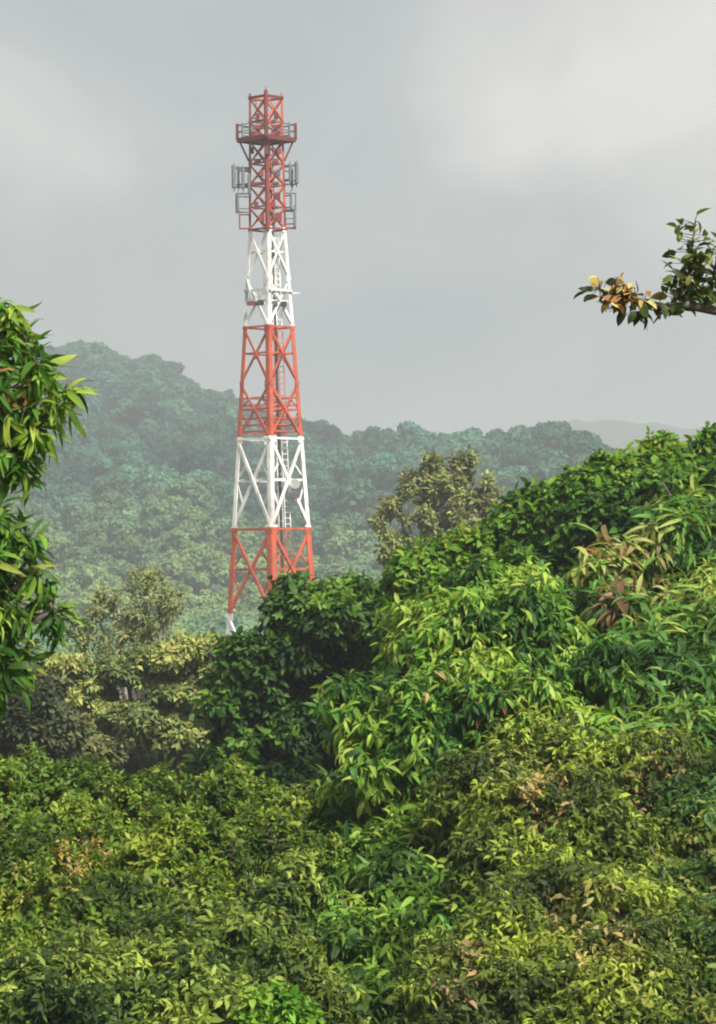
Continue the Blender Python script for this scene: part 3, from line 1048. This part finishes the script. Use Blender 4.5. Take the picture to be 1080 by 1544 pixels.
# dark rounded tree at the tower's foot
make_tree('broadleaf_tree', 'dark green rounded tree in front of the foot of the tower', 66,
          [(500, 930, 68), (455, 915, 48), (560, 940, 62), (430, 975, 58), (385, 1020, 58), (350, 1065, 45), (470, 1030, 85, 1), (540, 1040, 90, 1), (400, 1100, 70, 1), (370, 1130, 55),
           (480, 1130, 85, 1), (445, 1100, 60, 0), (530, 1090, 70, 0), (450, 1170, 60, 0), (600, 960, 60, 1), (570, 1140, 85, 2), (400, 1200, 85, 1), (330, 1190, 60, 2), (500, 1220, 90, 2)],
          'oval', 18, 12, 9, ramp([(0.014, 0.04, 0.011), (0.028, 0.072, 0.014), (0.055, 0.125, 0.018), (0.11, 0.2, 0.035)], seed=5), droop=0.55, seed=21, subs=9, gaps=0.16,
          accents=[(490, 1090, 40, (0.17, 0.19, 0.08), 0.25)])
# olive tree in flat layers
make_tree('layered_tree', 'grey olive tree with flat layered boughs below the tower at the left', 96,
          [(305, 975, 45), (250, 990, 50), (330, 1010, 38), (190, 1015, 48), (270, 1040, 55), (130, 1045, 45), (330, 1060, 45), (200, 1080, 60), (100, 1000, 35), (280, 1110, 60), (120, 1110, 60, 2), (320, 1140, 50, 2), (200, 1150, 60, 3)],
          'small', 13, 8.5, 7, ramp([(0.055, 0.075, 0.025), (0.12, 0.155, 0.048), (0.2, 0.25, 0.075), (0.31, 0.37, 0.12)], seed=6), droop=0.15, seed=23, flat=0.42, subs=9, gaps=0.18, mat=LEAF_DRY, n_leaf_objects=0, up=0.9,
          sub_r=(0.4, 0.6), spread=(0.8, 1.6))
make_tree('olive_tree', 'dark grey green tree low at the left edge under the drooping mango leaves', 86,
          [(20, 1080, 65), (-60, 1080, 80), (85, 1110, 50), (30, 1140, 70, 2), (-30, 1010, 50), (60, 1045, 40), (130, 1140, 50, 2)],
          'small', 15, 9, 7, ramp([(0.025, 0.032, 0.018), (0.05, 0.06, 0.03), (0.09, 0.1, 0.045), (0.15, 0.16, 0.07)], seed=7), droop=0.3, seed=25, subs=8, mat=LEAF_DRY, n_leaf_objects=0, flat=0.7)
# feathery pale tree
make_tree('feathery_tree', 'thin feathery olive tree with pale stems in front of the left hill', 125,
          [(175, 900, 34), (220, 890, 36), (255, 905, 32), (150, 935, 36), (200, 935, 42), (245, 940, 38), (180, 975, 42), (120, 960, 30), (235, 975, 40)],
          'narrow', 11, 10.5, 5, ramp([(0.12, 0.14, 0.055), (0.17, 0.19, 0.075), (0.23, 0.25, 0.1)], seed=8), droop=-0.2, seed=27, subs=8, gaps=0.25, mat=LEAF_DRY, n_leaf_objects=0, bark=BARK_PALE, inner=0.15, up=0.8, core=False, sub_r=(0.25, 0.4))
# tan tree right of the tower
make_tree('tan_tree', 'thin crowned tan and olive tree right of the tower, in front of the ridge', 175,
          [(650, 712, 28), (632, 735, 30), (705, 705, 28), (730, 735, 28), (680, 740, 36), (600, 765, 26), (575, 785, 18), (640, 780, 36), (700, 785, 36), (740, 765, 20), (590, 815, 24), (650, 825, 36), (715, 830, 36), (580, 835, 18)],
          'small', 11, 7.5, 6, ramp([(0.085, 0.095, 0.035), (0.14, 0.155, 0.06), (0.2, 0.21, 0.085), (0.28, 0.28, 0.12)], seed=9), droop=0.2, seed=30, subs=8, gaps=0.2, mat=LEAF_DRY, n_leaf_objects=0, inner=0.2, sub_r=(0.26, 0.42), core=False)
# bottom left yellow green small leaved tree
make_tree('bushy_tree', 'yellow green small leaved bushy tree filling the lower left', 40,
          [(50, 1200, 70), (140, 1215, 72), (-30, 1230, 85), (235, 1240, 78), (330, 1235, 72), (430, 1230, 62), (80, 1300, 100), (200, 1330, 100), (320, 1330, 100), (430, 1310, 80), (0, 1380, 110), (110, 1430, 105),
           (-110, 1330, 120), (230, 1440, 100, .5), (350, 1430, 100, .6), (20, 1510, 100, .3)],
          'small', 13, 9.5, 8, ramp([(0.03, 0.055, 0.012), (0.068, 0.12, 0.016), (0.13, 0.2, 0.024), (0.24, 0.31, 0.045)], seed=10), droop=0.35, seed=33, subs=9, gaps=0.2, inner=0.35, bias=-0.06, holes=0.75, slope=0.022,
          accents=[(125, 1285, 38, (0.34, 0.24, 0.07), 0.55), (60, 1330, 50, (0.3, 0.28, 0.06), 0.3), (60, 1180, 70, (0.1, 0.19, 0.03), 0.5), (430, 1210, 60, (0.09, 0.11, 0.03), 0.4)])
# darker olive tree along the bottom left
make_tree('olive_tree', 'dull olive tree with narrow leaves along the bottom edge left of centre', 34,
          [(150, 1500, 95), (270, 1470, 95), (380, 1450, 85), (440, 1500, 90), (50, 1560, 90), (200, 1580, 100), (340, 1570, 110), (300, 1400, 60, .5), (400, 1380, 60, .5), (440, 1330, 50, 1)],
          'narrow', 18, 12.5, 8, ramp([(0.022, 0.045, 0.012), (0.06, 0.1, 0.02), (0.12, 0.175, 0.032), (0.27, 0.32, 0.08)], seed=11), droop=0.4, seed=35, subs=8, gaps=0.24, inner=0.35, bias=-0.06, holes=0.75, slope=0.018)
# bottom centre mango
make_tree('mango_tree', 'dark green tree with hanging leaves at the bottom centre between the olive trees', 40,
          [(560, 1230, 90), (520, 1310, 80), (620, 1290, 85), (590, 1370, 90), (480, 1380, 75), (660, 1380, 75), (540, 1450, 95), (640, 1460, 90), (500, 1200, 55, 1), (560, 1540, 100), (460, 1300, 55, .6), (650, 1210, 70, 1)],
          'lance', 28, 19.5, 10, ramp([(0.018, 0.045, 0.01), (0.045, 0.105, 0.014), (0.1, 0.19, 0.024), (0.21, 0.32, 0.055)], seed=12), droop=0.7, seed=38, subs=8, gaps=0.22, inner=0.35, holes=0.7, slope=0.02, stem=0.9, up=0.5, bias=-0.03,
          accents=[(665, 1415, 30, (0.1, 0.3, 0.05), 0.6), (740, 1390, 40, (0.16, 0.34, 0.06), 0.6), (560, 1350, 60, (0.13, 0.28, 0.05), 0.3)])
# bottom right olive yellow
make_tree('olive_tree', 'yellowish olive tree with dry tan sprigs filling the lower right', 39,
          [(800, 1150, 90), (740, 1220, 85), (880, 1180, 95), (830, 1270, 100), (740, 1330, 80), (920, 1290, 100), (980, 1180, 95), (830, 1390, 105), (930, 1410, 100), (760, 1450, 95), (700, 1530, 90), (850, 1520, 105),
           (960, 1520, 100), (1050, 1140, 80, .6)],
          'narrow', 15, 10.5, 8, ramp([(0.035, 0.055, 0.015), (0.08, 0.125, 0.02), (0.155, 0.205, 0.03), (0.31, 0.35, 0.075)], seed=13), droop=0.5, seed=41, subs=9, gaps=0.22, inner=0.35, bias=-0.08, holes=0.75, slope=0.02,
          accents=[(820, 1200, 45, (0.36, 0.25, 0.1), 0.35), (770, 1150, 40, (0.26, 0.26, 0.06), 0.4), (1000, 1180, 60, (0.34, 0.22, 0.1), 0.3), (890, 1390, 70, (0.34, 0.28, 0.1), 0.35), (700, 1460, 50, (0.3, 0.2, 0.1), 0.3), (930, 1460, 60, (0.3, 0.3, 0.07), 0.3)])
# dark olive at the lower right edge
make_tree('broadleaf_tree', 'dull dark green tree at the lower right edge of the picture', 38,
          [(1050, 1260, 85), (1130, 1200, 110), (1020, 1370, 85), (1090, 1380, 100), (1040, 1480, 95), (1140, 1480, 120), (1000, 1560, 90), (1080, 1570, 100)],
          'narrow', 17, 11.5, 8, ramp([(0.02, 0.05, 0.012), (0.05, 0.1, 0.02), (0.1, 0.16, 0.032), (0.22, 0.27, 0.07)], seed=14), droop=0.45, seed=44, subs=8, gaps=0.22, inner=0.35, bias=-0.1, holes=0.7, slope=0.018,
          accents=[(1060, 1200, 40, (0.08, 0.2, 0.06), 0.5), (1040, 1300, 40, (0.3, 0.26, 0.1), 0.2)])
# small bright sapling
make_tree('sapling', 'small sapling with bright fresh green leaves at the bottom edge left of centre', 29,
          [(410, 1540, 42), (455, 1548, 36), (375, 1555, 34), (435, 1515, 24), (420, 1600, 60)],
          'oval', 22, 15, 9, ramp([(0.06, 0.15, 0.02), (0.12, 0.25, 0.03), (0.22, 0.36, 0.06)], seed=15), droop=0.2, seed=47, subs=6, gaps=0.1, thick=0.004)

# the tree off to the right that reaches one branch into the sky
def branch_tree():
    d = 18.0
    m = d / FPX
    rng = np.random.default_rng(5)
    T = Tree()
    pts = []
    axes = []
    tones = []
    def along(p0, p1, n, spread, tone):
        for k in range(n):
            f = rng.random()
            pts.append((p0[0] + (p1[0] - p0[0]) * f + np.clip(rng.normal(0, spread), -1.5 * spread, 1.5 * spread), p0[1] + (p1[1] - p0[1]) * f + np.clip(rng.normal(0, spread), -1.5 * spread, 1.2 * spread), rng.normal(0, spread * m * 0.8)))
            v = P(p1[0], p1[1], d) - P(p0[0], p0[1], d)
            axes.append(v / np.linalg.norm(v) * 0.7 + unit(rng, 1)[0])
            tones.append(tone)
    along((965, 448), (903, 432), 40, 10, 'dry')
    along((950, 450), (915, 452), 26, 9, 'dry')
    along((960, 445), (895, 430), 16, 9, 'dark')
    along((955, 450), (940, 478), 7, 4, 'dark')
    along((900, 428), (890, 440), 5, 4, 'dark')
    along((975, 458), (970, 478), 5, 4, 'dark')
    along((920, 440), (985, 462), 16, 8, 'dry')
    along((950, 460), (960, 480), 6, 6, 'dark')
    along((985, 466), (1010, 470), 8, 8, 'dark')
    along((1030, 455), (1046, 345), 72, 15, 'green')
    along((1010, 462), (1060, 400), 50, 18, 'green')
    along((1052, 445), (1085, 370), 70, 18, 'green')
    along((1005, 455), (1080, 430), 30, 10, 'green')
    along((1040, 442), (1200, 430), 36, 11, 'green')
    along((1110, 440), (1400, 420), 200, 26, 'green')
    along((1400, 420), (1560, 520), 300, 80, 'green')
    T.pos = np.array([P(a, b, d) + [0, c, 0] for a, b, c in pts])
    axes = np.array(axes)
    axes[:, 2] -= 0.25
    T.M = rot_frames(axes, np.tile([0, -0.3, 1.0], (len(axes), 1)), rng, 0.7)
    T.L = 27 * m * rng.uniform(0.65, 1.15, len(pts))
    T.si = rng.integers(0, 3, len(pts))
    gp = ramp([(0.025, 0.045, 0.014), (0.06, 0.1, 0.025), (0.12, 0.17, 0.04), (0.2, 0.22, 0.07)], 6, seed=3)
    dp = ramp([(0.08, 0.035, 0.015), (0.22, 0.1, 0.03), (0.4, 0.26, 0.08), (0.5, 0.42, 0.2)], 6, seed=4)
    T.pal = np.vstack([gp, dp])
    T.pi = np.array([{'green': rng.integers(0, 6), 'dark': rng.integers(0, 2), 'dry': 6 + rng.integers(0, 6)}[t] for t in tones])
    T.shape, T.mat = 'oval', LEAF
    foot = P(1640, 900, d)
    foot[2] = -0.6
    root = thing('branching_tree', 'tree right of the picture reaching one branch with dry yellow tip leaves into the sky', 'tree', v3(foot))
    T.foot = foot
    mb = MB()
    f = lambda px, py, dy=0: v3(P(px, py, d) + [0, dy, 0] - foot)
    mb.tube([Vector((0, 0, 0)), f(1630, 1200), f(1590, 800), f(1560, 620), f(1540, 480)], [0.2, 0.17, 0.13, 0.1, 0.05], 9)
    mb.build('trunk', BARK, root, True)
    mb = MB()
    mb.tube([f(1590, 800), f(1440, 560), f(1250, 490), f(1080, 468), f(1035, 460), f(1000, 463), f(965, 452), f(930, 447), f(905, 436)],
            [0.09, 0.06, 0.042, 0.03, 0.026, 0.021, 0.014, 0.009, 0.004], 8)
    TW = []
    lead = [f(1590, 800), f(1440, 560), f(1250, 490), f(1080, 468), f(1035, 460), f(1000, 463), f(965, 452), f(930, 447), f(905, 436)]
    TW += list(zip(lead[2:-1], lead[3:]))
    for a, b, c in (((935, 448), (938, 462), (936, 482)), ((915, 440), (905, 452), (918, 466)), ((1040, 462), (1040, 400), (1048, 338)), ((1010, 463), (1030, 430), (1060, 395)), ((1060, 465), (1075, 420), (1085, 370)), ((985, 460), (965, 470), (955, 488)),
                    ((1002, 464), (995, 475), (985, 488)), ((1150, 475), (1200, 420), (1250, 380)), ((1300, 505), (1350, 430), (1400, 380))):
        mb.tube([f(*a), f(*b), f(*c)], [0.014, 0.009, 0.003], 6)
        TW += [(f(*a), f(*b)), (f(*b), f(*c))]
    # a short stalk joins every leaf to the nearest twig
    segs = np.concatenate([np.linspace(np.array(q0), np.array(q1), 12) for q0, q1 in TW])
    for i in np.where(project(T.pos)[0] < 1120)[0]:
        lp = T.pos[i] - foot
        q = segs[np.argmin(((segs - lp) ** 2).sum(1))]
        mb.tube([v3(q), v3((q + lp) / 2 + [0, 0, 0.006]), v3(lp + T.M[i][:, 1] * T.L[i] * 0.1)], [0.003, 0.0022, 0.0016], 4, cap=False)
    mb.build('branch', BARK, root, True)
    tm = SHAPES['oval']
    qx, qy, _ = project(T.pos)
    inside = np.where(qx < 1090)[0]
    inside = inside[np.argsort(qx[inside])][:300]
    T.sel, T.root = inside, root
    rest = np.ones(len(T.pos), bool)
    rest[inside] = False
    Vs, Fs, Ts, k = [], [], [], 0
    for s in range(3):
        V, F = tm[s]
        ii = np.where(rest & (T.si == s))[0]
        v = (T.pos[ii] - foot)[:, None] + np.einsum('nij,kj->nki', T.M[ii], V) * T.L[ii][:, None, None]
        Vs.append(v.reshape(-1, 3))
        Fs.append((k + np.arange(len(ii))[:, None, None] * len(V) + F[None]).reshape(-1, 3))
        Ts.append(np.repeat(T.pal[T.pi[ii]], len(V), axis=0))
        k += len(ii) * len(V)
    o = link('crown', raw_mesh('crown', np.concatenate(Vs), np.concatenate(Fs), tint=np.concatenate(Ts), mat=LEAF), root)
    o['kind'] = 'stuff'
    cache = {}
    for i in inside:
        key = (int(T.si[i]), int(T.pi[i]))
        if key not in cache:
            V, F = tm[key[0]]
            cache[key] = raw_mesh('leaf', V, F, tint=T.pal[key[1]], mat=LEAF)
        lo = bpy.data.objects.new('leaf', cache[key])
        m4 = Matrix.Identity(4)
        R = T.M[i] * T.L[i]
        for r_ in range(3):
            for c_ in range(3):
                m4[r_][c_] = float(R[r_, c_])
            m4[r_][3] = float(T.pos[i, r_] - foot[r_])
        C.objects.link(lo)
        lo.parent = root
        lo.matrix_local = m4
branch_tree()

# which leaves show largest: a coarse depth buffer over the picture
def pick_leaves():
    G = 4.0
    W_, H_ = int(1080 / G) + 1, int(1544 / G) + 1
    cell, dep, tid, lid, area = [], [], [], [], []
    for k, T in enumerate(TREES):
        for f in (0.2, 0.5, 0.8):
            p = T.pos + T.M[:, :, 1] * (T.L * f)[:, None]
            x, y, d = project(p)
            ok = (x >= 0) & (x < 1080) & (y >= 0) & (y < 1544)
            ii = np.where(ok)[0]
            cell.append((y[ii] / G).astype(int) * W_ + (x[ii] / G).astype(int))
            dep.append(d[ii])
            tid.append(np.full(len(ii), k))
            lid.append(ii)
    cell, dep, tid, lid = map(np.concatenate, (cell, dep, tid, lid))
    o_ = np.lexsort((dep, cell))
    first = np.ones(len(o_), bool)
    first[1:] = cell[o_][1:] != cell[o_][:-1]
    win = o_[first]
    res = []
    for k, T in enumerate(TREES):
        w = lid[win[tid[win] == k]]
        if T.nobj == 0 or len(w) == 0:
            res.append(np.array([], int))
            continue
        cnt = np.bincount(w, minlength=len(T.pos)).astype(float)
        face = np.abs(T.M[:, 1, 2]) + 0.2
        score = cnt * T.L * T.L * face
        res.append(np.argsort(-score)[:min(T.nobj, int((cnt > 0).sum()))])
    return res
for T, s in zip(TREES, pick_leaves()):
    finish_tree(T, s)

# ------------------------------------------------------------------ haze over the valley
HAZE_DENSITY = 0.00050
mb = MB()
mb.bar((0, 1650, -12), (0, 1650, 185), 3000, 4100, side=(1, 0, 0))
hm = bpy.data.materials.new('haze')
hm.use_nodes = True
ht = hm.node_tree
ht.nodes.remove(ht.nodes['Principled BSDF'])
pv = N(ht, 'ShaderNodeVolumePrincipled')
pv.inputs['Color'].default_value = (0.675, 0.735, 0.755, 1)
pv.inputs['Density'].default_value = HAZE_DENSITY
pv.inputs['Anisotropy'].default_value = 0.1
ht.links.new(pv.outputs[0], ht.nodes['Material Output'].inputs['Volume'])
hz_o = mb.build('haze', hm)
hz_o['kind'] = 'stuff'
